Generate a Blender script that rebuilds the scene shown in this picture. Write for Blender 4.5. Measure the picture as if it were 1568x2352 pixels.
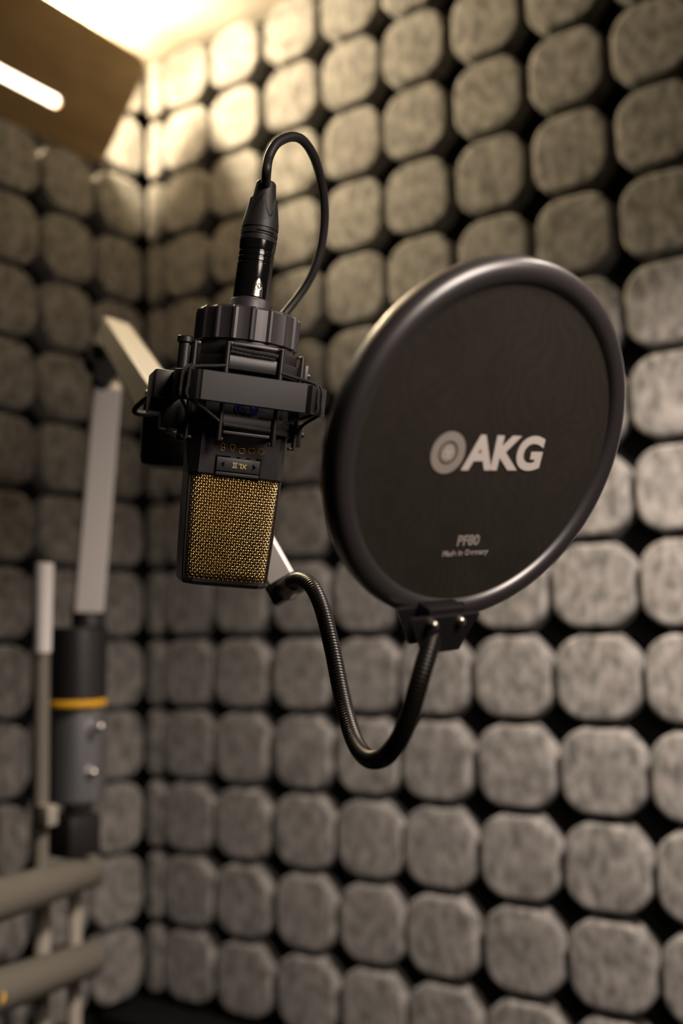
import bpy, bmesh, math, random
from mathutils import Vector, Matrix
from mathutils.geometry import tessellate_polygon
random.seed(7)
PI = math.pi
for o in list(bpy.data.objects): bpy.data.objects.remove(o)
S = bpy.context.scene
COL = S.collection

# ------------------------------------------------------------------ camera
YAW, PIT, ROL = .5989, .1139, .0212
CAM = Vector((1.0419, -1.0655, -.8881)); FPX = 2286.7
RC = (Matrix.Rotation(YAW, 3, 'Z') @ Matrix.Rotation(PIT, 3, 'X') @ Matrix.Rotation(ROL, 3, 'Y'))
cd = bpy.data.cameras.new('camera'); cam = bpy.data.objects.new('camera', cd); COL.objects.link(cam)
cd.lens = 35; cd.sensor_width = 36; cd.sensor_fit = 'AUTO'; cd.clip_start = .01
B3 = Matrix((RC.col[0], RC.col[2], -RC.col[1])).transposed()
cam.matrix_world = Matrix.Translation(CAM) @ B3.to_4x4()
cd.dof.use_dof = True; cd.dof.focus_distance = .512; cd.dof.aperture_fstop = 3.6
S.camera = cam
# ------------------------------------------------------------------ view and light
S.view_settings.view_transform = 'Standard'; S.view_settings.look = 'None'
S.view_settings.gamma = 1; S.view_settings.exposure = 0; S.view_settings.use_curve_mapping = False
w = bpy.data.worlds.new('booth_air'); S.world = w; w.use_nodes = True
w.node_tree.nodes['Background'].inputs[0].default_value = (1, .84, .72, 1)
w.node_tree.nodes['Background'].inputs[1].default_value = .002
def aim(o, p, t):
    o.location = p; d = (Vector(t) - Vector(p)).normalized()
    o.rotation_euler = d.to_track_quat('-Z', 'Y').to_euler()
def spot(name, pos, target, watts, deg, soft, col=(1, .845, .745)):
    ld = bpy.data.lights.new(name, 'SPOT'); ld.energy = watts; ld.color = col
    ld.spot_size = math.radians(deg); ld.spot_blend = 1; ld.shadow_soft_size = soft
    lo = bpy.data.objects.new(name, ld); COL.objects.link(lo); aim(lo, pos, target)
spot('room_spot', (1.22, -.79, -.58), (.60, -.52, -1.00), 12.8, 108, .13)
spot('wall_spot', (1.10, -.38, -.35), (.76, -.15, -1.27), 75, 104, .06)
LED_STRENGTH = 1200.0
SLOT_STRENGTH = 5.0

def P(u, v, d):
    """point seen at pixel u,v of the photograph at distance d along the optical axis"""
    return CAM + RC @ Vector(((u-784)/FPX*d, d, (1176-v)/FPX*d))

# ------------------------------------------------------------------ helpers
def nodes(name):
    m = bpy.data.materials.new(name); m.use_nodes = True
    nt = m.node_tree; return m, nt, nt.nodes['Principled BSDF']
def mat(name, col, rough=.5, metal=0, spec=.5, bump=0, bscale=800, var=0, vscale=60, emit=None, es=0, sheen=0, coat=0):
    m, nt, p = nodes(name)
    p.inputs['Base Color'].default_value = (*col, 1)
    p.inputs['Roughness'].default_value = rough; p.inputs['Metallic'].default_value = metal
    p.inputs['Specular IOR Level'].default_value = spec
    if sheen: p.inputs['Sheen Weight'].default_value = sheen
    if coat: p.inputs['Coat Weight'].default_value = coat; p.inputs['Coat Roughness'].default_value = .33
    tc = nt.nodes.new('ShaderNodeTexCoord')
    if bump:
        n = nt.nodes.new('ShaderNodeTexNoise'); n.inputs['Scale'].default_value = bscale; n.inputs['Detail'].default_value = 2
        b = nt.nodes.new('ShaderNodeBump'); b.inputs['Strength'].default_value = bump; b.inputs['Distance'].default_value = .0003
        nt.links.new(tc.outputs['Object'], n.inputs['Vector']); nt.links.new(n.outputs[0], b.inputs['Height'])
        nt.links.new(b.outputs[0], p.inputs['Normal'])
    if var:
        n = nt.nodes.new('ShaderNodeTexNoise'); n.inputs['Scale'].default_value = vscale; n.inputs['Detail'].default_value = 3
        r = nt.nodes.new('ShaderNodeMapRange'); r.inputs['From Min'].default_value = .3; r.inputs['From Max'].default_value = .7
        r.inputs['To Min'].default_value = 1-var; r.inputs['To Max'].default_value = 1+var
        v = nt.nodes.new('ShaderNodeVectorMath'); v.operation = 'SCALE'; v.inputs[0].default_value = col
        nt.links.new(tc.outputs['Object'], n.inputs['Vector']); nt.links.new(n.outputs[0], r.inputs['Value'])
        nt.links.new(r.outputs[0], v.inputs['Scale']); nt.links.new(v.outputs[0], p.inputs['Base Color'])
    if emit:
        p.inputs['Emission Color'].default_value = (*emit, 1); p.inputs['Emission Strength'].default_value = es
    return m

def felt():
    m, nt, p = nodes('grey_felt')
    p.inputs['Roughness'].default_value = .95; p.inputs['Specular IOR Level'].default_value = .1
    p.inputs['Sheen Weight'].default_value = .25
    tc = nt.nodes.new('ShaderNodeTexCoord'); oi = nt.nodes.new('ShaderNodeObjectInfo')
    va = nt.nodes.new('ShaderNodeVectorMath'); va.operation = 'MULTIPLY_ADD'
    cb = nt.nodes.new('ShaderNodeCombineXYZ')
    for k in range(3): nt.links.new(oi.outputs['Random'], cb.inputs[k])
    va.inputs[1].default_value = (9, 13, 7); nt.links.new(cb.outputs[0], va.inputs[0]); nt.links.new(tc.outputs['Object'], va.inputs[2])
    mp = nt.nodes.new('ShaderNodeMapping'); mp.inputs['Scale'].default_value = (1, .5, 1)
    nt.links.new(va.outputs[0], mp.inputs[0])
    n1 = nt.nodes.new('ShaderNodeTexNoise'); n1.inputs['Scale'].default_value = 108; n1.inputs['Detail'].default_value = 4
    n2 = nt.nodes.new('ShaderNodeTexNoise'); n2.inputs['Scale'].default_value = 420; n2.inputs['Detail'].default_value = 3
    for n in (n1, n2): nt.links.new(mp.outputs[0], n.inputs['Vector'])
    mx = nt.nodes.new('ShaderNodeMath'); mx.operation = 'MULTIPLY_ADD'; mx.inputs[1].default_value = .30
    nt.links.new(n2.outputs[0], mx.inputs[0]); nt.links.new(n1.outputs[0], mx.inputs[2])
    cr = nt.nodes.new('ShaderNodeValToRGB')
    cr.color_ramp.elements[0].position = .49; cr.color_ramp.elements[0].color = (.095, .092, .085, 1)
    cr.color_ramp.elements[1].position = .82; cr.color_ramp.elements[1].color = (.282, .268, .248, 1)
    nt.links.new(mx.outputs[0], cr.inputs[0]); nt.links.new(cr.outputs[0], p.inputs['Base Color'])
    b = nt.nodes.new('ShaderNodeBump'); b.inputs['Strength'].default_value = .5; b.inputs['Distance'].default_value = .001
    nt.links.new(n2.outputs[0], b.inputs['Height']); nt.links.new(b.outputs[0], p.inputs['Normal'])
    return m

def wood():
    m, nt, p = nodes('birch_plywood')
    p.inputs['Roughness'].default_value = .55
    tc = nt.nodes.new('ShaderNodeTexCoord'); mp = nt.nodes.new('ShaderNodeMapping'); mp.inputs['Scale'].default_value = (6, 1.2, 6)
    n = nt.nodes.new('ShaderNodeTexNoise'); n.inputs['Scale'].default_value = 6; n.inputs['Detail'].default_value = 5; n.inputs['Distortion'].default_value = 1.2
    cr = nt.nodes.new('ShaderNodeValToRGB')
    cr.color_ramp.elements[0].position = .35; cr.color_ramp.elements[0].color = (.26, .165, .065, 1)
    cr.color_ramp.elements[1].position = .7; cr.color_ramp.elements[1].color = (.34, .23, .105, 1)
    nt.links.new(tc.outputs['Object'], mp.inputs[0]); nt.links.new(mp.outputs[0], n.inputs['Vector'])
    nt.links.new(n.outputs[0], cr.inputs[0]); nt.links.new(cr.outputs[0], p.inputs['Base Color'])
    return m

FELT = felt(); WOOD = wood()
BACK = mat('black_backing', (.006, .006, .006), .9, spec=.1)
CEIL = mat('pale_ceiling', (.62, .57, .48), .85, var=.06, vscale=9)
BLK = mat('black_plastic', (.011, .0092, .0098), .42, bump=.12, bscale=4200, spec=.75)
BLKS = mat('satin_black_metal', (.036, .031, .034), .42, metal=.15, bump=.10, bscale=4500, spec=1.0)
GLOSS = mat('gloss_black_metal', (.006, .006, .006), .13)
RUB = mat('black_rubber', (.016, .014, .0135), .5)
BODY = mat('textured_black_paint', (.020, .017, .018), .42, metal=.3, bump=.5, bscale=4600)
GOLD = mat('gold_wire', (.98, .77, .40), .22, metal=1)
GOLDIN = mat('inner_gold_mesh', (.42, .22, .06), .35, metal=1, bump=1, bscale=3500)
ORNG = mat('orange_gold_print', (.75, .36, .04), .35, metal=.4)
YEL = mat('yellow_print', (.86, .78, .30), .5)
BLUE = mat('blue_enamel', (.006, .02, .12), .2)
SILV = mat('chrome', (.8, .78, .74), .18, metal=1)
NICK = mat('nickel_latch', (.62, .58, .5), .28, metal=1)
WHT = mat('white_arm_paint', (.74, .70, .66), .38)
WHTLIT = mat('warm_lit_arm_paint', (.70, .66, .56), .45)  # white arm paint yellowed: the board lamp's warm light is put into the colour
GREYP = mat('grey_pipe_paint', (.17, .155, .125), .42)
ALU = mat('brushed_grey_aluminium', (.34, .345, .36), .36, metal=.85)
YELR = mat('yellow_ring_plastic', (.80, .42, .03), .4)
SCRN = mat('dark_gauze', (.026, .022, .0175), .95, spec=.15, var=.10, vscale=30)
_nt = SCRN.node_tree; _p = _nt.nodes['Principled BSDF']; _w = _nt.nodes.new('ShaderNodeTexWave'); _w.inputs['Scale'].default_value = 42  # wave bands put the optical moire of the gauze layers into its colour
_w.inputs['Distortion'].default_value = 26; _w.inputs['Detail'].default_value = 1; _w.inputs['Detail Scale'].default_value = .9
_tc = _nt.nodes.new('ShaderNodeTexCoord'); _nt.links.new(_tc.outputs['Object'], _w.inputs['Vector'])
_src = _p.inputs['Base Color'].links[0].from_socket; _mr = _nt.nodes.new('ShaderNodeMapRange'); _mr.inputs['To Min'].default_value = .95; _mr.inputs['To Max'].default_value = 1.07
_nt.links.new(_w.outputs['Fac'], _mr.inputs['Value']); _vm = _nt.nodes.new('ShaderNodeVectorMath'); _vm.operation = 'SCALE'
_nt.links.new(_src, _vm.inputs[0]); _nt.links.new(_mr.outputs[0], _vm.inputs['Scale']); _nt.links.new(_vm.outputs[0], _p.inputs['Base Color'])
PRINT = mat('white_screen_print', (.62, .56, .52), .6)
PRINTG = mat('grey_screen_print', (.30, .265, .235), .6)
CORDM = mat('braided_elastic', (.012, .010, .008), .7, bump=1, bscale=4200, var=.9, vscale=1800)
def steelneck():
    return mat('gooseneck_steel', (.014, .012, .009), .38, metal=.45)
NECK = steelneck()
LEDM = mat('led_light', (1, .9, .7), .5, emit=(1, .80, .52), es=LED_STRENGTH)
SLOTM = mat('slot_diffuser', (1, .95, .85), .5, emit=(1, .93, .80), es=SLOT_STRENGTH)

class MB:
    def __init__(s): s.v = []; s.f = []
    def add(s, vs, fs, M=None):
        n = len(s.v)
        for v in vs:
            v = Vector(v); s.v.append(M @ v if M is not None else v)
        for f in fs: s.f.append([n+i for i in f])
        return s
    def box(s, c, d, M=None, bev=0):
        bm = bmesh.new(); bmesh.ops.create_cube(bm, size=1)
        for v in bm.verts: v.co = Vector((v.co.x*d[0], v.co.y*d[1], v.co.z*d[2]))
        if bev: bmesh.ops.bevel(bm, geom=bm.edges[:]+bm.verts[:], offset=bev, segments=2, affect='EDGES', profile=.6)
        T = Matrix.Translation(Vector(c)); T = M @ T if M is not None else T
        bm.verts.index_update(); s.add([v.co for v in bm.verts], [[v.index for v in f.verts] for f in bm.faces], T); bm.free(); return s
    def prism(s, pts, z0, z1, M=None, taper=1.0):
        """polygon (ccw, xy) extruded in z"""
        n = len(pts); vs = [(x, y, z0) for x, y in pts]+[(x*taper, y*taper, z1) for x, y in pts]
        fs = [[i, (i+1) % n, n+(i+1) % n, n+i] for i in range(n)]+[list(range(n))[::-1], [n+i for i in range(n)]]
        return s.add(vs, fs, M)
    def loft(s, rings, M=None, caps=True, closed=True):
        n = len(rings[0]); vs = [p for r in rings for p in r]; fs = []
        for k in range(len(rings)-1):
            for i in range(n if closed else n-1):
                j = (i+1) % n; fs.append([k*n+i, k*n+j, (k+1)*n+j, (k+1)*n+i])
        if caps: fs.append(list(range(n))[::-1]); fs.append([(len(rings)-1)*n+i for i in range(n)])
        return s.add(vs, fs, M)
    def lathe(s, prof, M=None, n=48, caps=True):
        """prof = [(r,z)...] around z"""
        return s.loft([[(r*math.cos(2*PI*i/n), r*math.sin(2*PI*i/n), z) for i in range(n)] for r, z in prof], M, caps)
    def tube(s, pts, rad, n=10, caps=True, M=None):
        pts = [Vector(p) for p in pts]; N = len(pts)
        rf = rad if callable(rad) else (lambda k: rad)
        T = [(pts[min(k+1, N-1)]-pts[max(k-1, 0)]).normalized() for k in range(N)]
        a = T[0].orthogonal().normalized(); rings = []
        for k in range(N):
            a = (a-T[k]*a.dot(T[k])).normalized(); b = T[k].cross(a)
            rings.append([pts[k]+rf(k)*(math.cos(2*PI*i/n)*a+math.sin(2*PI*i/n)*b) for i in range(n)])
        return s.loft(rings, M, caps)
    def cyl(s, a, b, r, n=24, r2=None, bev=0):
        a = Vector(a); b = Vector(b); L = (b-a).length
        M = Matrix.Translation(a) @ (b-a).to_track_quat('Z', 'Y').to_matrix().to_4x4()
        r2 = r if r2 is None else r2
        pr = [(r, 0), (r2, L)] if not bev else [(r-bev, 0), (r, bev), (r2, L-bev), (r2-bev, L)]
        return s.lathe(pr, M, n)
    def build(s, name, m, parent=None, smooth=40, M=None):
        me = bpy.data.meshes.new(name); me.from_pydata([tuple(v) for v in s.v], [], s.f); me.update()
        bm = bmesh.new(); bm.from_mesh(me); bmesh.ops.recalc_face_normals(bm, faces=bm.faces)
        if smooth:
            for f in bm.faces: f.smooth = True
            for e in bm.edges:
                if len(e.link_faces) == 2 and e.calc_face_angle(0) > math.radians(smooth): e.smooth = False
        bm.to_mesh(me); bm.free(); me.materials.append(m)
        o = bpy.data.objects.new(name, me); COL.objects.link(o)
        if parent is not None: o.parent = parent
        if M is not None: o.matrix_local = M
        return o

def thing(name, label, cat, M=None, group=None):
    o = bpy.data.objects.new(name, None); COL.objects.link(o); o.empty_display_size = .02
    if M is not None: o.matrix_world = M if isinstance(M, Matrix) else Matrix.Translation(Vector(M))
    return tag(o, label, cat, group)
def tag(o, label, cat, group=None):
    o['label'] = label; o['category'] = cat
    if group: o['group'] = group
    return o
def struct(o): o['kind'] = 'structure'; return o
def smooth_path(pts, per=8):
    pts = [Vector(p) for p in pts]; q = [pts[0]*2-pts[1]]+pts+[pts[-1]*2-pts[-2]]; out = []
    for i in range(1, len(q)-2):
        for k in range(per):
            t = k/per; a, b, c, d = q[i-1], q[i], q[i+1], q[i+2]
            out.append(.5*((2*b)+(c-a)*t+(2*a-5*b+4*c-d)*t*t+(-a+3*b-3*c+d)*t**3))
    out.append(pts[-1]); return out
def resample(pts, step):
    out = [pts[0]]; acc = 0
    for a, b in zip(pts, pts[1:]):
        L = (b-a).length; t = step-acc
        while t <= L: out.append(a.lerp(b, t/L)); t += step
        acc = (acc+L) % step
    return out
def text(name, body, size, m, parent, M, bold=0, ext=.0001, shear=0, spacing=1.0):
    c = bpy.data.curves.new(name, 'FONT'); c.body = body; c.size = size; c.align_x = 'CENTER'; c.align_y = 'CENTER'
    c.offset = bold; c.extrude = ext; c.shear = shear; c.space_character = spacing
    o = bpy.data.objects.new(name, c); COL.objects.link(o)
    dg = bpy.context.evaluated_depsgraph_get(); me = bpy.data.meshes.new_from_object(o.evaluated_get(dg))
    bpy.data.objects.remove(o); me.materials.clear(); me.materials.append(m)
    r = bpy.data.objects.new(name, me); COL.objects.link(r); r.parent = parent; r.matrix_local = M
    return r

# ------------------------------------------------------------------ the booth
struct(MB().box((1.5, .036, -1.1), (3.3, .04, 2.3)).build('wall_right', BACK, smooth=0))
struct(MB().box((-.081, -.95, -1.1), (.04, 2.1, 2.3)).build('wall_left', BACK, smooth=0))
struct(MB().box((1.5, -.98, .021), (3.3, 2.1, .04)).build('ceiling', CEIL, smooth=0))
b = MB(); b.box((1.5, -.035, -1.432), (3.1, .090, .05), bev=.003)
struct(b.build('trim_1', BACK, smooth=0))
b = MB(); b.box((1.5, -.95, -2.26), (3.3, 2.1, .04))
struct(b.build('floor', mat('dark_floor', (.03, .028, .026), .7), smooth=0))

# felt pads: rounded squares with cut corners, pressed in a little at mid edge towards the back
def outline(h, r, pinch=0, flat=0, n=9, hx=None):
    hx = h if hx is None else hx; r = min(r, hx*.95, h*.95); pts = []
    for q, (sx, sy) in enumerate(((1, 1), (-1, 1), (-1, -1), (1, -1))):
        for k in range(n):
            a = PI/2*q+PI/2*k/(n-1); a0 = PI/2*q; a1 = a0+PI/2; t = k/(n-1)
            cx_ = (1-flat)*math.cos(a)+flat*(math.cos(a0)*(1-t)+math.cos(a1)*t); cy_ = (1-flat)*math.sin(a)+flat*(math.sin(a0)*(1-t)+math.sin(a1)*t)
            pts.append(((hx-r)*sx+r*cx_, (h-r)*sy+r*cy_))
        nx = ((0, 1), (-1, 0), (0, -1), (1, 0))[q]; pts.append((nx[0]*(hx-pinch), nx[1]*(h-pinch)))
    return pts
def pad_mesh(name, hx=.0450):
    h = .0450; rings = []
    for z, dh, rr, pn, fl in ((0, .0026, .0265, .0030, .75), (.012, .0022, .0270, .0026, .6), (.0200, .0012, .0285, .0014, .35), (.0245, .0004, .0300, .0003, .08),
                              (.0258, 0, .0303, 0, 0), (.0275, -.0022, .029, 0, 0), (.0280, -.0036, .0285, 0, 0), (.0281, -.0052, .028, 0, 0)):
        rings.append([(x, y, z) for x, y in outline(h+dh, rr, pn, fl, hx=hx+dh)])
    for s_ in (.6, .25):
        rings.append([(x*s_, y*s_, .0281) for x, y, z in rings[7]])
    b = MB(); b.loft(rings); return b
def make_pad(hx=.0450): return pad_mesh('felt_pad', hx).build('felt_pad', FELT, smooth=60)
ORD = ['first', 'second', 'third', 'fourth', 'fifth', 'sixth', 'seventh', 'eighth', 'ninth', 'tenth', 'eleventh', 'twelfth', 'thirteenth', 'bottom']
MR = Matrix(((1, 0, 0), (0, 0, -1), (0, 1, 0)))          # pad face towards -y
ML = Matrix(((0, 0, 1), (1, 0, 0), (0, 1, 0)))           # pad face towards +x
gx = [0, -.002, -.003, .005, -.003, -.001, .001, .0, 0, 0, 0, 0, 0]
pad0 = make_pad(); padn = make_pad(.0135); used = {id(pad0): False, id(padn): False}
def place(proto, loc, R3, label, group):
    o = proto if not used[id(proto)] else proto.copy()
    if used[id(proto)]: COL.objects.link(o)
    used[id(proto)] = True
    j = Matrix.Rotation(random.uniform(-.012, .012), 3, 'Z')
    o.matrix_world = Matrix.Translation(Vector(loc)) @ (R3 @ j).to_4x4()
    tag(o, label, 'wall pad', group)
for j in range(14):
    z = -.05-.1*j
    place(padn, (-.0155, .016, z), MR, 'narrow cut grey felt pad in the wall corner, %s row below ceiling' % ORD[j], 'narrow felt pads in the corner')
    for i in range(11):
        x0, x1 = i*.1+gx[i], (i+1)*.1+gx[i+1]
        lab = 'grey felt pad, right wall, %s row below ceiling, %s column from the corner' % (ORD[j], ORD[i])
        place(pad0, ((x0+x1)/2, .016, z), MR, lab, 'felt pads on the right wall')
    for k in range(4):
        if j == 0 and k > 2: continue
        lab = 'grey felt pad, left wall, %s row below ceiling, %s column from the corner' % (ORD[j], ORD[k])
        place(pad0, (-.061, -.058-.1*k, z), ML, lab, 'felt pads on the left wall')

# ------------------------------------------------------------------ sloped wooden light board in the corner of wall and ceiling
A = Vector((.066, 0, -.077)); Bp = Vector((-.0325, 0, -.204)); sd = (Bp-A).normalized(); Wd = (Bp-A).length
nrm = Vector((sd.z, 0, -sd.x)); nrm = nrm if nrm.x > 0 else -nrm
y0, y1 = -.099, -1.25
def bpt(s_, y, t): return A+sd*s_+Vector((0, y, 0))+nrm*t
# slot end from the photograph's ray
rr = P(140, 240, 1)-CAM; tt = (A-CAM).dot(nrm)/rr.dot(nrm); hp = CAM+rr*tt
ssl, ysl = (hp-A).dot(sd), hp.y
poly = []
def arc(cs, cy, r, a0, a1, n=8):
    for k in range(n+1):
        a = a0+(a1-a0)*k/n; poly.append((cs+r*math.cos(a), cy+r*math.sin(a)))
r_ = .023
arc(r_, y0-r_, r_, PI, PI/2); arc(Wd-r_, y0-r_, r_, PI/2, 0)
poly.append((Wd, y1)); hw = .0075
poly.append((ssl+hw, y1)); arc(ssl, ysl-hw, hw, 0, PI, 10); poly.append((ssl-hw, y1)); poly.append((0, y1))
tri = tessellate_polygon([[Vector((p[0], p[1], 0)) for p in poly]])
b = MB(); n = len(poly); th = .007
b.add([bpt(p[0], p[1], 0) for p in poly]+[bpt(p[0], p[1], -th) for p in poly],
      [list(t) for t in tri]+[[n+i for i in t] for t in tri]+[[i, (i+1) % n, n+(i+1) % n, n+i] for i in range(n)])
lb = thing('light_board', 'slanted plywood light board with a glowing slot, top left under the ceiling', 'light', (.05, -.7, -.16))
inv = Matrix.Translation((-.05, .7, .16))
def inw(b_, name, m, parent, **k):
    off = parent.matrix_world.inverted()
    for i, v in enumerate(b_.v): b_.v[i] = off @ v
    return b_.build(name, m, parent, **k)
bpy.context.view_layer.update()
inw(b, 'board', WOOD, lb, smooth=0)
b = MB(); q = [bpt(ssl-.014, y1, -.012), bpt(ssl+.014, y1, -.012), bpt(ssl+.014, ysl+.006, -.012), bpt(ssl-.014, ysl+.006, -.012)]
q2 = [p-nrm*.004 for p in q]; b.loft([q, q2])
inw(b, 'slot_diffuser', SLOTM, lb, smooth=0)
b = MB(); b.cyl((.037, -.15, -.027), (.037, -.29, -.027), .008, 16)
inw(b, 'light_tube', LEDM, lb)
for yy in (-.16, -.28):
    b = MB(); b.box((.040, yy, -.010), (.02, .012, .020)); inw(b, 'mounting_bracket', BLK, lb, smooth=0)

# ------------------------------------------------------------------ pipe rack in the lower left corner
def seg(b, p, q, r, n=24): b.cyl(p, q, r, n, bev=.001)
rack = thing('pipe_rack', 'grey painted pipe rack with two rails in the lower left corner', 'rack', P(150, 2100, 1.2))
bpy.context.view_layer.update()
b = MB(); seg(b, P(-330, 2172, .62), P(208, 2000, 1.13), .0182); inw(b, 'rail', GREYP, rack)
b = MB(); seg(b, P(-330, 2392, .64), P(206, 2203, 1.13), .0190); inw(b, 'rail', GREYP, rack)
for (u, r, v0, v1, d) in ((172, .0085, 2020, 2460, 1.15), (98, .0092, 2030, 2460, 1.09)):
    a_ = P(u, v0, d); b = MB(); seg(b, a_, a_-Vector((0, 0, .45)), r); inw(b, 'post', mat('pale_post_paint', (.42, .38, .32), .45), rack)
a_ = P(92, 2010, .975); b = MB()
b.cyl(a_, a_+Vector((-.002, 0, .24)), .0078, 20); o = inw(b, 'tall_post', GREYP, rack)
b = MB(); c_ = P(98, 1500, .975); b.cyl(c_, c_+Vector((.001, 0, .088)), .0082, 20, .0090, bev=.001); inw(b, 'white_sleeve', WHT, rack)
b = MB(); c_ = P(108, 1872, .972); b.box(c_, (.018, .014, .020), bev=.003); inw(b, 'coupling', mat('coupling_paint', (.33, .30, .25), .45), rack)
b = MB(); c_ = P(-4, 2291, .835); b.lathe([(.0062, -.004), (.0062, .001)], Matrix.Translation(c_+(CAM-c_).normalized()*.004) @ (CAM-c_).to_track_quat('Z', 'Y').to_matrix().to_4x4(), 20)
inw(b, 'yellow_sticker', YELR, rack)

# ------------------------------------------------------------------ microphone arm
arm = thing('microphone_boom', 'jointed white microphone arm rising from a grey column with a yellow ring', 'microphone arm', P(175, 1940, 1.20))
bpy.context.view_layer.update()
D0 = 1.085
def colm(v0, v1, r0, r1, name, m, u=175, bev=.002, par=arm, d=D0):
    a_ = P(u, v0, d); z1 = P(u, v1, d).z; c_ = Vector((a_.x, a_.y, z1))
    b = MB(); b.cyl(c_, a_, r1, 40, r0, bev=bev); return inw(b, name, m, par)
colm(1838, 1622, .0315, .0315, 'column', ALU)
colm(1622, 1606, .0321, .0321, 'yellow_ring', YELR, u=176)
colm(1606, 1440, .0306, .0306, 'black_sleeve', BLK, u=180)
colm(1442, 1390, .0182, .0182, 'swivel', BLK, u=203)
colm(1862, 1836, .016, .016, 'base_pin', GREYP, u=178)
b = MB(); c_ = P(165, 1915, 1.08); b.box(c_, (.048, .046, .046), RC.to_4x4()*0+Matrix.Identity(4), bev=.009); inw(b, 'base_clamp', BLK, arm)
for (u, v) in ((216, 1773), (231, 1668)):
    b = MB(); c_ = P(u, v, 1.060); b.lathe([(.0042, -.01), (.0042, 0), (.003, .0015), (.0008, .0022)], Matrix.Translation(c_) @ (CAM-c_+Vector((.5, .2, .3))).to_track_quat('Z', 'Y').to_matrix().to_4x4(), 16)
    inw(b, 'chrome_screw', SILV, arm)
def beam(b, p, q, wdt, thk, side, w2=None, round_end=0):
    """flat bar from p to q; side = direction across its width"""
    p = Vector(p); q = Vector(q); t = (q-p).normalized(); s_ = Vector(side); s_ = (s_-t*s_.dot(t)).normalized(); n_ = t.cross(s_)
    w2 = w2 or wdt; rings = []
    L = (q-p).length; st = [(0, 1)]
    if round_end:
        for k in range(0, 9):
            a = PI/2*k/8; st.append((L-round_end+round_end*math.sin(a), max(.05, math.cos(a))))
    else: st.append((L, 1))
    for l, sc in st:
        ww = (wdt+(w2-wdt)*l/L)/2*sc; c = p+t*l; cr = min(thk*.2, .0015)
        rings.append([c+s_*x+n_*y for x, y in ((-ww, -thk/2+cr), (-ww+cr*sc, -thk/2), (ww-cr*sc, -thk/2), (ww, -thk/2+cr), (ww, thk/2-cr), (ww-cr*sc, thk/2), (-ww+cr*sc, thk/2), (-ww, thk/2-cr))])
    b.loft(rings)
right = RC.col[0]; fwd = RC.col[1]; up = RC.col[2]
b = MB(); beam(b, P(203, 1395, 1.075), P(246, 885, .985), .0305, .022, right*.95+fwd*.3, .0265); inw(b, 'lower_arm', WHT, arm)
b = MB(); b.cyl(P(232, 905, .99), P(236, 780, .94), .0095, 24); b.cyl(P(222, 830, .965), P(246, 850, .955), .014, 24); inw(b, 'elbow', BLK, arm)
b = MB(); beam(b, P(262, 762, .93), P(405, 985, .62), .0245, .022, right*.75-up*.35-fwd*.25, .0225, .012); inw(b, 'upper_arm', WHTLIT, arm)
b = MB(); b.box((0, 0, 0), (.033, .034, .049), Matrix.Translation(P(392, 988, .625)) @ RC.to_4x4() @ Matrix.Rotation(.06, 4, 'Y'), bev=.007); inw(b, 'head_joint', BLK, arm)
ring = [P(422+46*math.cos(a), 948+50*math.sin(a), .600) for a in [PI*(.35+.75*k/14) for k in range(15)]]
b = MB(); b.tube(ring, .0022, 10); inw(b, 'lit_end_edge', WHT, arm)  # added white tube standing in for the lit edge of the arm's rounded end
b = MB(); beam(b, P(478, 1030, .605), P(672, 1376, .590), .0165, .012, right*.85+up*.5, .0165, .008); inw(b, 'end_arm', WHT, arm)

# ------------------------------------------------------------------ the microphone (hangs upside down); local x right, y away, z up, millimetres*0.001
mm = .001
th_ = math.radians(17); Zc = Vector((.105, 0, .9945)).normalized(); Xh = Vector((.9945, 0, -.105)).normalized()
Xc = Xh*math.cos(th_)+Vector((0, 1, 0))*math.sin(th_); Yc = Zc.cross(Xc)
Xw, Yw, Zw = RC @ Xc, RC @ Yc, RC @ Zc
MO = P(546, 1095, .515)+Yw*.017
MM = Matrix.Translation(MO) @ Matrix((Xw, Yw, Zw)).transposed().to_4x4()
mic = thing('condenser_microphone', 'black condenser microphone with gold mesh grille, hanging upside down in its mount', 'microphone', MM)
def octo(hx, hy, cx_, cy_): return [(hx-cx_, -hy), (hx, -hy+cy_), (hx, hy-cy_), (hx-cx_, hy), (-hx+cx_, hy), (-hx, hy-cy_), (-hx, -hy+cy_), (-hx+cx_, -hy)]
def ring8(z, hx, hy, cx_=4, cy_=5): return [(x*mm, y*mm, z*mm) for x, y in octo(hx, hy, cx_, cy_)]
b = MB(); b.loft([ring8(-.3, 24.3, 16.3), ring8(.4, 24.8, 17), ring8(48, 24.2, 16.8), ring8(64, 22, 15.6), ring8(68, 16, 12)])
bodyo = b.build('body', BODY, mic, smooth=25)
# side frame around the grille (open at the front)
b = MB()
for sx in (-1, 1):
    rg = []
    for z, hx in ((.2, 24.7), (-20, 24.2), (-40, 23.4), (-54, 22.6), (-56.5, 21.6)):
        rg.append([(sx*(hx-1.9)*mm, -11*mm, z*mm), (sx*(hx-.6)*mm, -11.6*mm, z*mm), (sx*hx*mm, -10.8*mm, z*mm), (sx*hx*mm, 11*mm, z*mm), (sx*(hx-1.9)*mm, 11*mm, z*mm)])
    b.loft(rg)
rg = []
for z, hx, hy in ((-54.2, 22.4, 15.2), (-55.8, 22.4, 15.4), (-57.2, 21.6, 14.6), (-57.8, 20, 13)): rg.append(ring8(z, hx, hy, 5, 4.5))
b.loft(rg); b.build('grille_frame', BLKS, mic, smooth=30)
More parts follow.
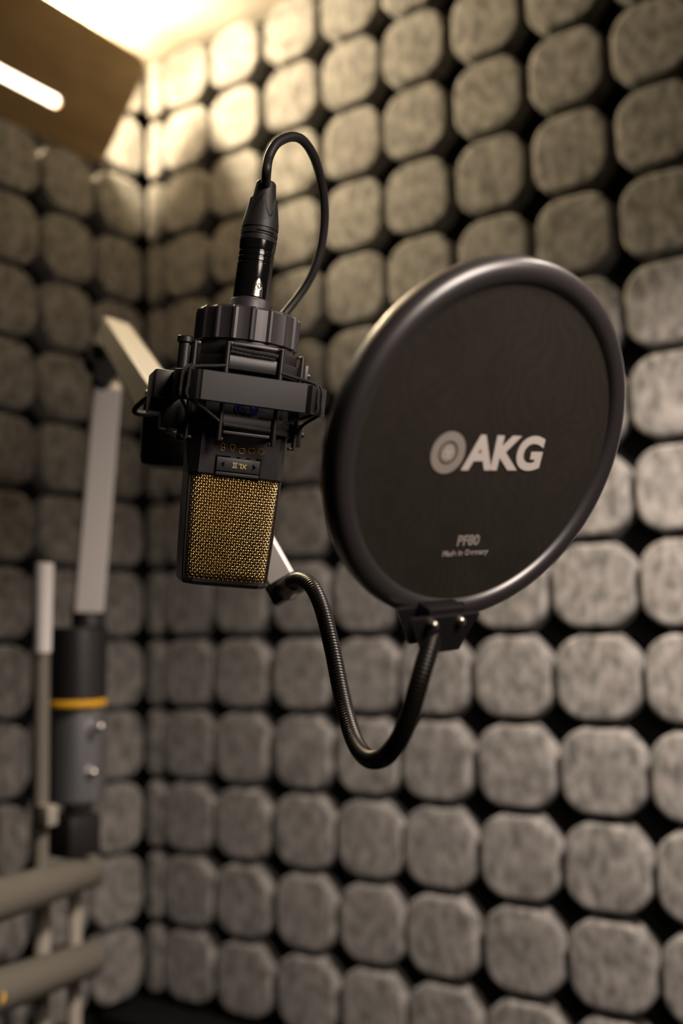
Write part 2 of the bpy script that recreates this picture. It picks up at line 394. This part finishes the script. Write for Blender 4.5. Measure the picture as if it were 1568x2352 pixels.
# grille: woven gold wires over a bowed front; inner fine mesh behind
prof = [(-23.2, -9.0), (-22.6, -11.6), (-20.6, -13.9), (-17, -15.2), (-10, -16.0), (0, -16.4), (10, -16.0), (17, -15.2), (20.6, -13.9), (22.6, -11.6), (23.2, -9.0)]
pp = smooth_path([Vector((x, y, 0)) for x, y in prof], 6)
cum = [0]
for a_, c_ in zip(pp, pp[1:]): cum.append(cum[-1]+(c_-a_).length)
LT = cum[-1]
def cross(u):
    u = min(max(u, 0), LT-1e-6); k = 0
    while cum[k+1] < u: k += 1
    a_, c_ = pp[k], pp[k+1]; t = (u-cum[k])/(cum[k+1]-cum[k]); p = a_.lerp(c_, t); d = (c_-a_).normalized()
    return p, Vector((d.y, -d.x, 0))
def surf(u, z, off):
    p, nn = cross(u); s_ = 1-.0016*(-z)
    bot = max(0, (-z-50)/4.2)
    p = p+nn*off
    return Vector((p.x*s_, p.y*(1-.10*bot*bot), z))*mm
H = 54.0; nu = int(LT/1.34); nv = int(H/1.45); amp = .33; wr = .34*mm; sub = 4
b = MB()
for i in range(nu+1):
    u = i*LT/nu; pts = []
    for k in range(nv*sub+1):
        v = k/sub; pts.append(surf(u, -v*H/nv, amp*math.cos(PI*(v+i))))
    b.tube(pts, wr, 5, False)
for j in range(nv+1):
    z = -j*H/nv; pts = []
    for k in range(nu*sub+1):
        v = k/sub; pts.append(surf(v*LT/nu, z, -amp*math.cos(PI*(v+j))))
    b.tube(pts, wr, 5, False)
gr = b.build('grille', GOLD, mic, smooth=80)
b = MB(); rg = []
for z in (-.2, -15, -30, -45, -54): rg.append([surf(LT*k/24, z, -1.1) for k in range(25)])
b.loft(rg, closed=False, caps=False); b.build('inner_mesh', GOLDIN, gr, smooth=60)
b = MB(); rg = []
for z in (-.2, -54): rg.append([(x*mm, y*mm, z*mm) for x, y in ((-22, 13), (22, 13), (22, 14.5), (-22, 14.5))])
b.loft(rg); b.build('rear_grille', GOLDIN, mic, smooth=0)
# printed polar pattern marks, selector, badge
FR = Matrix(((1, 0, 0, 0), (0, 0, -1, -.01712), (0, 1, 0, 0), (0, 0, 0, 1)))      # text plane on the front face
def ringmark(b, cx_, cz_, shape, r=1.65, w_=.17):
    pts = []
    for k in range(29):
        a = 2*PI*k/28
        if shape == 0: rr_ = 1
        elif shape == 1: rr_ = 1-.45*max(0, math.sin(a))**3
        elif shape == 2: rr_ = .62*(1-.85*math.sin(a))+.15
        elif shape == 3: rr_ = .35+.6*abs(math.sin(a)+.25)
        else: rr_ = .25+.8*abs(math.sin(a))
        pts.append(Vector(((cx_+r*rr_*math.cos(a)), -17.06, (cz_+r*rr_*math.sin(a))))*mm)
    b.tube(pts, w_*mm, 6)
for k, shp in enumerate((4, 3, 2, 1, 0)):
    b = MB(); ringmark(b, -9.4+5.05*k, 14.3, shp, 1.7 if shp else 1.55); b.build('pattern_mark', ORNG, mic, smooth=60)
b = MB(); b.box((-.6*mm, -17.1*mm, 4.6*mm), (24*mm, .5*mm, 11*mm)); b.build('selector_recess', GLOSS, mic, smooth=0)
b = MB(); b.box((-.6*mm, -17.7*mm, 5.6*mm), (22.6*mm, 1.6*mm, 7.0*mm), bev=.25*mm); bt = b.build('selector_button', BLKS, mic, smooth=30)
b = MB(); b.box((-.6*mm, -17.5*mm, .7*mm), (22.6*mm, 1.2*mm, 1.7*mm), bev=.2*mm); b.build('trim_strip', BLKS, mic, smooth=30)
def fplane(x, z, y, rot=0): return Matrix(((1, 0, 0, x*mm), (0, 0, -1, y*mm), (0, 1, 0, z*mm), (0, 0, 0, 1))) @ Matrix.Rotation(rot, 4, 'Z')
text('lettering', 'XL', 3.6*mm, YEL, bt, fplane(1.6, 5.6, -18.56, PI), bold=.00004, ext=.00004)
b = MB()
for xx in (-3.0, -1.9): b.box((xx*mm, -18.56*mm, 5.6*mm), (.38*mm, .1*mm, 2.5*mm))
for zz in (4.4, 6.8): b.box((-2.45*mm, -18.56*mm, zz*mm), (2.6*mm, .1*mm, .34*mm))
b.build('numeral', YEL, bt, smooth=0)
for sx in (-1, 1):
    b = MB(); xo = -.6+sx*8.3
    b.add([((xo-.9*sx)*mm, -18.58*mm, 4.0*mm), ((xo-.9*sx)*mm, -18.58*mm, 7.2*mm), ((xo+1.1*sx)*mm, -18.58*mm, 5.6*mm),
           ((xo-.9*sx)*mm, -18.40*mm, 4.0*mm), ((xo-.9*sx)*mm, -18.40*mm, 7.2*mm), ((xo+1.1*sx)*mm, -18.40*mm, 5.6*mm)],
          [[0, 1, 2], [5, 4, 3], [0, 3, 4, 1], [1, 4, 5, 2], [2, 5, 3, 0]])
    b.build('arrow', GLOSS, bt, smooth=0)
for k in range(3):
    b = MB(); b.box(((-3.4+5.1*k)*mm, -17.45*mm, 9.7*mm), (3.0*mm, .4*mm, .6*mm)); b.build('indicator_window', BLKS, mic, smooth=0)
# badge
bx, bz = 1.0, 35.5
MBd = Matrix(((6.2, 0, 0, bx*mm), (0, 0, -1, -17.0*mm), (0, 4.6, 0, bz*mm), (0, 0, 0, 1)))
b = MB(); b.loft([[(r*math.cos(2*PI*i/40)*mm, r*math.sin(2*PI*i/40)*mm, z*mm) for i in range(40)] for r, z in ((1, 0), (1, .6), (.95, .8))], MBd); bd = b.build('badge', BLUE, mic)
b = MB(); b.tube([Vector(((bx+6.2*math.cos(a)), -17.75, bz+4.6*math.sin(a)))*mm for a in [2*PI*k/40 for k in range(41)]], .26*mm, 8, False); b.build('badge_rim', NICK, bd)
b = MB()
for ang in (PI/2, PI/2+2*PI/3, PI/2-2*PI/3):
    cx_, cz_ = bx+1.7*math.cos(ang), bz+1.3*math.sin(ang)
    b.tube([Vector((cx_+2.3*math.cos(a), -17.9, cz_+1.8*math.sin(a)))*mm for a in [2*PI*k/28 for k in range(29)]], .2*mm, 6, False)
    b.tube([Vector((cx_+1.1*math.cos(a), -17.9, cz_+.9*math.sin(a)))*mm for a in [2*PI*k/20 for k in range(21)]], .16*mm, 6, False)
b.build('badge_emblem', SILV, bd)
# connector collar at the top of the body
b = MB(); b.lathe([(r*mm, z*mm) for r, z in ((10.8, 66), (10.8, 93.5), (10.3, 94.2), (9.9, 94.2), (9.9, 94.8), (9.3, 95.0))], None, 56); b.build('collar', BLKS, mic)

# ------------------------------------------------------------------ cable with its plug
plug = thing('microphone_cable', 'black cable with a gloss black plug looping above the microphone', 'cable', MM @ Matrix.Translation((0, 0, .095)) @ Matrix.Rotation(.03, 4, 'Y'))
def pl(name, prof, m, par=plug, n=56):
    b = MB(); b.lathe([(r*mm, (z-95)*mm) for r, z in prof], None, n); return b.build(name, m, par, smooth=30)
sh = [(9.3, 94.6), (9.45, 95.2), (9.45, 112)]
for zz in (113.5, 116.5, 119.5): sh += [(9.45, zz), (9.0, zz+.35), (9.0, zz+.9), (9.5, zz+1.3)]
sh += [(9.7, 122.5), (9.8, 125.5), (9.2, 126.2)]
pl('plug_shell', sh, GLOSS)
pl('boot_ring', [(9.2, 125.4), (9.8, 125.8), (9.9, 127.2), (9.3, 127.5), (9.3, 128.6), (9.9, 128.9), (9.9, 131), (9.3, 131.3), (9.3, 132.4), (9.9, 132.7), (9.8, 134.8), (9.2, 135.2)], RUB)
b = MB()
for a0 in (-1.9, .3, 2.4):
    b.tube([((9.85*math.cos(a0+k*.09))*mm, (9.85*math.sin(a0+k*.09))*mm, (129.95-95)*mm) for k in range(12)], .42*mm, 6)
b.build('boot_slot', GLOSS, plug)
# boot cone with scalloped skirt
rg = []; N = 72
for z, r in ((134.8, 9.5), (136, 9.4), (139, 9.0), (142, 8.45), (145, 7.85), (148, 7.3), (151, 6.75), (154, 6.3), (157.6, 5.9), (158.4, 5.5)):
    row = []
    for i in range(N):
        a = 2*PI*i/N
        edge = 143.5+5.0*math.cos(4*(a+PI/2-.25))
        t = 1/(1+math.exp((z-edge)/.35)); row.append(((r-.55+.75*t)*math.cos(a)*mm, (r-.55+.75*t)*math.sin(a)*mm, (z-95)*mm))
    rg.append(row)
# finer rows for crisp scallops
def rz(z):
    T_ = ((134.8, 9.5), (136, 9.4), (145, 7.85), (151, 6.75), (157.6, 5.9), (158.4, 5.3))
    for (z0_, r0_), (z1_, r1_) in zip(T_, T_[1:]):
        if z <= z1_: return r0_+(r1_-r0_)*(z-z0_)/(z1_-z0_)
    return 5.3
rg = []; zs = [134.8+.4*k for k in range(60)]
for z in zs:
    row = []
    for i in range(N*2):
        a = 2*PI*i/(N*2); edge = 144+5.2*math.cos(5*(a+PI/2+.3)); t = 1/(1+math.exp(max(-30, min(30, (z-edge)/.22))))
        rr_ = rz(min(z, 158.4))-.55+.85*t; row.append((rr_*math.cos(a)*mm, rr_*math.sin(a)*mm, (z-95)*mm))
    rg.append(row)
b = MB(); b.loft(rg); b.build('boot', RUB, plug, smooth=60)
# latch tab
b = MB(); rows = []
for z, wv in ((95.4, 3.3), (98, 3.25), (100, 3.1), (101.8, 2.75), (103.2, 2.2), (104.2, 1.5), (104.7, .8), (104.9, .15)):
    row = []
    for k in range(9):
        a = -PI/2+.12+(k-4)/4*wv/9.6; rr_ = 9.55+.75*(1-((k-4)/4)**4)
        row.append((rr_*math.cos(a)*mm, rr_*math.sin(a)*mm, (z-95)*mm))
    rows.append(row)
b.loft(rows, closed=False, caps=False); lt = b.build('latch', NICK, plug, smooth=60)
MLt = Matrix.Rotation(.12, 4, 'Z')
b = MB(); c0 = Vector((0, -10.45, 5.6)); b.tube([MLt @ (Vector((1.75*math.cos(a), -10.4, 5.4+1.75*math.sin(a)))*mm) for a in [2*PI*k/28 for k in range(29)]], .16*mm, 6, False)
b.tube([MLt @ (Vector((0, -10.45, z_))*mm) for z_ in (3.9, 5.4, 6.9)], .17*mm, 6)
b.tube([MLt @ (Vector((-1.0+.7*math.cos(a), -10.45, 5.3+.9*math.sin(a)))*mm) for a in [PI*k/10 for k in range(11)]], .15*mm, 6)
b.tube([MLt @ (Vector((1.0+.7*math.cos(a), -10.45, 5.5+.9*math.sin(a)))*mm) for a in [PI+PI*k/10 for k in range(11)]], .15*mm, 6)
b.build('latch_emblem', GOLD, lt)
bpy.context.view_layer.update()
top = plug.matrix_world @ Vector((0, 0, .060))
cp = [top, P(612, 396, .515), P(617, 362, .517), P(634, 331, .520), P(660, 316, .525), P(684, 316, .530), P(704, 332, .536), P(722, 364, .545), P(735, 405, .555),
      P(744, 455, .563), P(745, 510, .570), P(738, 565, .575), P(723, 615, .578), P(703, 655, .580), P(678, 690, .580), P(650, 725, .578), P(620, 762, .572), P(560, 830, .575), P(480, 905, .58), P(420, 960, .585)]
b = MB(); b.tube(smooth_path(cp, 8), lambda k: .0025, 16); inw(b, 'cord', RUB, plug)

# ------------------------------------------------------------------ elastic shock mount
sm = thing('shock_mount', 'black octagonal shock mount with elastic cords gripping the microphone', 'microphone mount', MM)
# knurled nut: fluted ring
N = 18; pts = []
for k in range(N):
    a0 = 2*PI*k/N+.10
    for t in range(8):
        a = a0+2*PI/N*t/8; s_ = t/8
        r = 27.9 if t in (0,) else (27.9 if t == 7 else 27.2-.55*math.sin(PI*(t-.5)/6.5))
        pts.append((r*math.cos(a)*mm, r*math.sin(a)*mm))
def sc(ps, k, z): return [(x*k, y*k, z*mm) for x, y in ps]
b = MB(); b.loft([sc(pts, .93, 68.6), sc(pts, 1, 69.6), sc(pts, 1.0, 85.4), sc(pts, .965, 86.6), [(x*.39, y*.39, 87.2*mm) for x, y in pts]]); b.build('knurled_nut', BLKS, sm, smooth=18)
b = MB(); b.lathe([(r*mm, z*mm) for r, z in ((24.5, 60), (25.5, 62), (25.5, 69.2), (20, 69.2), (20, 60), (24.5, 60))], None, 48, False); b.build('nut_collar', BLKS, sm, smooth=30)
# outer ring (octagon with notched corners)
def ringpoly(R_, c_): return [(c_, -R_), (R_, -c_), (R_, c_), (c_, R_), (-c_, R_), (-R_, c_), (-R_, -c_), (-c_, -R_)]
def hollow(b, outer, inner, z0, z1, bev=.4):
    def rg_(ps, z, k=0): return [(x*mm, y*mm, z*mm) for x, y in ps]
    sh_ = lambda ps, k: [(x*(1-k), y*(1-k)) for x, y in ps]
    n_ = len(outer); rings = [rg_(sh_(outer, .008), z0), rg_(outer, z0+bev), rg_(outer, z1-bev), rg_(sh_(outer, .008), z1), rg_(inner, z1), rg_(inner, z0), rg_(sh_(outer, .008), z0)]
    b.loft(rings, caps=False)
b = MB(); hollow(b, ringpoly(38.3, 26.5), ringpoly(35, 24.8), 35, 50)
for sx in (-1, 1):
    for sy in (-1, 1):
        for (x_, y_) in ((35.8, 30.0), (30.0, 35.8)):          # ribs either side of each corner notch
            M_ = Matrix.Translation((sx*x_*mm, sy*y_*mm, 42.3*mm)) @ Matrix.Rotation(sx*sy*PI/4, 4, 'Z')
            b.box((0, 0, 0), (3.6*mm, 6.5*mm, 14.5*mm), M_, bev=.4*mm)
b.build('outer_ring', BLK, sm, smooth=30)
# cradle: two octagonal bands and eight corner rods with hooked ends
R2, c2 = 27.6, 13.5
cr_ = [(c2, -R2), (R2, -c2), (R2, c2), (c2, R2), (-c2, R2), (-R2, c2), (-R2, -c2), (-c2, -R2)]
b = MB(); hollow(b, ringpoly(R2-.4, c2), ringpoly(R2-2.6, c2-.6), 53.5, 60.5); hollow(b, ringpoly(R2-2.2, c2), ringpoly(R2-4, c2-.6), 60, 66)
hollow(b, ringpoly(R2-.4, c2), ringpoly(R2-2.6, c2-.6), 23.5, 31)
b.build('cradle_band', BLK, sm, smooth=30)
for (x_, y_) in cr_:
    b = MB(); d_ = Vector((x_, y_, 0)).normalized(); p_ = Vector((x_, y_, 0))+d_*1.0
    b.tube([(p_+Vector((0, 0, z_)))*mm for z_ in (47.0, 58, 66.6)], 1.45*mm, 12)
    b.box(((p_-d_*1.5)+Vector((0, 0, 66.2)))*mm, (3*mm, 3*mm, 1.6*mm), bev=.4*mm)
    b.tube([(p_+Vector((0, 0, z_)))*mm for z_ in (17.0, 26, 40)], 1.35*mm, 12)
    b.box(((p_-d_*1.5)+Vector((0, 0, 17.6)))*mm, (3*mm, 3*mm, 1.6*mm), bev=.4*mm)
    b.build('cradle_rod', BLK, sm, smooth=50)
# lower front bar under the cord, side clips with screws
b = MB(); b.box((0, -(R2-.2)*mm, 21.4*mm), (24*mm, 1.6*mm, 1.5*mm), bev=.3*mm); b.build('cord_rest', BLKS, sm, smooth=30)
b = MB(); b.box((0, -(R2-.3)*mm, 66.3*mm), (24*mm, 1.4*mm, 1.4*mm), bev=.3*mm); b.build('cord_rest', BLKS, sm, smooth=30)
for zz in (56.5, 25):
    b = MB(); b.box(((R2+3.6)*mm, -11.5*mm, zz*mm), (2.0*mm, 5*mm, 12*mm), bev=.4*mm); b.box(((R2+1.2)*mm, -9*mm, zz*mm), (4.5*mm, 9*mm, 8.5*mm), bev=.4*mm); cl = b.build('clip', BLK, sm, smooth=30)
    b = MB(); b.cyl(((R2+4.4)*mm, -11.5*mm, (zz+1)*mm), ((R2+6.4)*mm, -11.5*mm, (zz+1)*mm), 1.5*mm, 16, bev=.3*mm); b.build('clip_screw', BLKS, cl)
b = MB(); b.cyl((-33*mm, -10*mm, 52*mm), (-33*mm, -10*mm, 66.5*mm), 3.3*mm, 24); b.cyl((-33*mm, -10*mm, 65.5*mm), (-33*mm, -10*mm, 69*mm), 4.4*mm, 28, bev=.5*mm)
b.box((-30.5*mm, -10*mm, 60*mm), (7*mm, 5*mm, 9*mm), bev=.5*mm); b.build('hinge_knob', BLK, sm, smooth=30)
# elastic cords
def cordp(name, pts, r=.85):
    b = MB(); pa = resample(smooth_path([Vector(p)*mm for p in pts], 8), .0011)
    b.tube(pa, lambda k: (r+.10*math.cos(PI*k))*mm, 8); b.build(name, CORDM, sm, smooth=80)
cordp('elastic_cord', [(-12.5, -29.3, 63.6), (-6, -29.6, 63.2), (0, -29.8, 62.9), (6, -29.8, 62.8), (12.5, -29.6, 62.6)], 1.15)
cordp('elastic_cord', [(-12.5, -29.3, 25), (-6, -29.5, 24.8), (0, -29.6, 24.6), (6, -29.5, 24.5), (12.5, -29.3, 24.5)], 1.15)
for sx in (-1, 1):
    for sy in (-1, 1):
        q_ = (sx*34.2, sy*34.2)
        for (x_, y_) in ((sx*c2, sy*R2), (sx*R2, sy*c2)):
            e = 1.5 if abs(x_) < abs(y_) else -1.5
            ox, oy = q_[0]-sx*e, q_[1]+sy*e
            cordp('elastic_cord', [(x_*1.06, y_*1.06, 54.5), (x_*.72+ox*.3, y_*.72+oy*.3, 53.4), (ox*.94, oy*.94, 51.2), (ox, oy, 48), (ox*1.01, oy*1.01, 42), (ox, oy, 36), (x_*.5+ox*.48, y_*.5+oy*.48, 31), (x_*1.05, y_*1.05, 26)])
# pivot bracket on the left, with feet, thumb lever
b = MB(); b.box((-41*mm, 3*mm, 43*mm), (12*mm, 34*mm, 14.6*mm), bev=1.2*mm); b.box((-42*mm, 6*mm, 34*mm), (10*mm, 22*mm, 10*mm), bev=1*mm)
b.build('pivot_bracket', BLK, sm, smooth=30)
b = MB(); b.box((-34*mm, 2*mm, 32*mm), (13*mm, 16*mm, 22*mm), bev=1.5*mm); b.box((-36*mm, -5*mm, 20.3*mm), (3.4*mm, 4*mm, 3*mm), bev=.6*mm); b.box((-30*mm, -5*mm, 20.3*mm), (3.4*mm, 4*mm, 3*mm), bev=.6*mm)
b.build('pivot_foot', BLK, sm, smooth=30)
bpy.context.view_layer.update()
lev = [P(362, 905, .555), P(340, 912, .555), P(318, 930, .557), P(309, 943, .558), P(318, 950, .56), P(345, 950, .565), P(372, 946, .57)]
b = MB(); b.tube(smooth_path(lev, 6), .0016, 12); inw(b, 'thumb_lever', BLK, sm)

# ------------------------------------------------------------------ pop filter
PC = Vector((.85424593, -.68010421, -.81207127)); PN = Vector((.84392336, -.29875831, -.44557472)).normalized()
e1 = Vector((.333716904, .942673341, 0)); e2 = PN.cross(e1); e2 = e2 if e2.z > 0 else -e2
ca, sa = math.cos(math.radians(4.5)), math.sin(math.radians(4.5)); f1 = ca*e1+sa*e2; f2 = ca*e2-sa*e1
MPF = Matrix.Translation(PC) @ Matrix((f1, f2, f1.cross(f2))).transposed().to_4x4()
pf = thing('pop_filter', 'round black pop filter with white lettering on a ribbed gooseneck', 'pop filter', MPF)
zs_ = 1 if f1.cross(f2).dot(PN) > 0 else -1
RR = .0752; b = MB(); rings = []; NN = 128
for k in range(20):
    a = 2*PI*k/20; ca_, sa_ = math.cos(a), math.sin(a)
    pr = (abs(ca_)**.8*math.copysign(1, ca_)*.0056, abs(sa_)**.8*math.copysign(1, sa_)*.0072)
    rings.append([((RR+pr[0])*math.cos(2*PI*i/NN), (RR+pr[0])*math.sin(2*PI*i/NN), pr[1]) for i in range(NN)])
rings.append(rings[0]); b.loft(rings, caps=False); b.build('rim', mat('rim_vinyl', (.030, .0255, .0262), .40, spec=1.0, coat=1), pf, smooth=60)
b = MB(); b.lathe([(.0005, .0042), (.03, .0042), (.0712, .0042), (.0712, .0018), (.03, .0018), (.0005, .0018)], None, 96); b.build('gauze_screen', SCRN, pf)
ZT = .0045
def tp(x, y): return Matrix.Translation((x*mm, y*mm, ZT))
text('logo_lettering', 'AKG', 20.5*mm, PRINT, pf, tp(9.4, -2.7) @ Matrix.Diagonal((1.08, 1, 1, 1)), bold=.00085, spacing=.98)
b = MB(); n_ = 48
def ann(b, r0, r1, cx_, cy_, z=0.00005):
    rg_ = [[(cx_*mm+r*math.cos(2*PI*i/n_)*mm, cy_*mm+r*math.sin(2*PI*i/n_)*mm, ZT+zz) for i in range(n_)] for r, zz in ((r0, -z), (r1, -z), (r1, z), (r0, z), (r0, -z))]
    b.loft(rg_, caps=False)
ec = (-23.5, -2.0)
ann(b, 5.1, 9.2, *ec); ann(b, .05, 4.2, *ec); b.build('emblem', PRINTG, pf)
b = MB()
for ang in (PI/2, PI/2+2*PI/3, PI/2-2*PI/3): ann(b, 1.3, 1.7, ec[0]+1.2*math.cos(ang), ec[1]+1.2*math.sin(ang), .00012)
b.build('emblem_mark', PRINT, pf)
text('model_lettering', 'PF80', 6.6*mm, PRINTG, pf, tp(-.8, -42.5), bold=.00022, spacing=1.0)
text('origin_lettering', 'Made in Germany', 3.7*mm, PRINTG, pf, tp(-.8, -48.2), bold=.00012)
# bracket and screws under the rim
bpy.context.view_layer.update()
gb = MPF @ Vector((-.005, -.083, 0))
bl = P(1003, 1440, .432)
MBk = Matrix.Translation(bl) @ Matrix((f1, f2, f1.cross(f2))).transposed().to_4x4()
b = MB()
for zz in (-.0050, .0050):
    b.add([MBk @ Vector(p) for p in ((-.020, .008, zz-.0012), (.017, .008, zz-.0012), (.010, -.009, zz-.0012), (-.010, -.009, zz-.0012),
                                     (-.020, .008, zz+.0012), (.017, .008, zz+.0012), (.010, -.009, zz+.0012), (-.010, -.009, zz+.0012))],
          [[0, 1, 2, 3], [7, 6, 5, 4], [0, 4, 5, 1], [1, 5, 6, 2], [2, 6, 7, 3], [3, 7, 4, 0]])
b.box((0, .004, 0), (.020, .014, .009), MBk, bev=.001)
inw(b, 'rim_bracket', BLK, pf, smooth=30)
for (u, v, d) in ((998, 1438, .4165), (1060, 1428, .428)):
    c_ = P(u, v, d); b = MB(); b.lathe([(.0020, -.004), (.0020, 0), (.0014, .0009), (.0003, .0013)], Matrix.Translation(c_) @ (PN).to_track_quat('Z', 'Y').to_matrix().to_4x4(), 20); inw(b, 'bracket_screw', NICK, pf)
gp = [P(655, 1352, .585), P(668, 1338, .565), P(690, 1332, .548), P(714, 1345, .535), P(735, 1385, .525), P(751, 1440, .517), P(766, 1505, .508), P(781, 1580, .497), P(797, 1650, .484), P(818, 1710, .468),
      P(848, 1743, .452), P(884, 1737, .438), P(918, 1695, .428), P(943, 1635, .423), P(963, 1565, .421), P(982, 1500, .424), P(998, 1445, .430)]
ga = resample(smooth_path(gp, 12), .00042)
b = MB(); b.tube(ga, lambda k: .00405+.00030*(0, .8, 1, .4)[k % 4], 18); inw(b, 'gooseneck', NECK, pf, smooth=80)
ca_ = P(655, 1352, .592); dirn = (P(672, 1376, .590)-P(478, 1030, .605)).normalized()
b = MB(); sd_ = (right*.85+up*.5); sd_ = (sd_-dirn*sd_.dot(dirn)).normalized(); nn_ = dirn.cross(sd_)
Mcl = Matrix.Translation(ca_) @ Matrix((dirn, sd_, nn_)).transposed().to_4x4()
b.box((0, 0, -.001), (.0125, .0200, .0185), Mcl, bev=.0015); b.cyl(P(650, 1356, .588), P(676, 1335, .560), .0060, 24, .0052, bev=.0006)
inw(b, 'arm_clamp', BLK, pf, smooth=30)
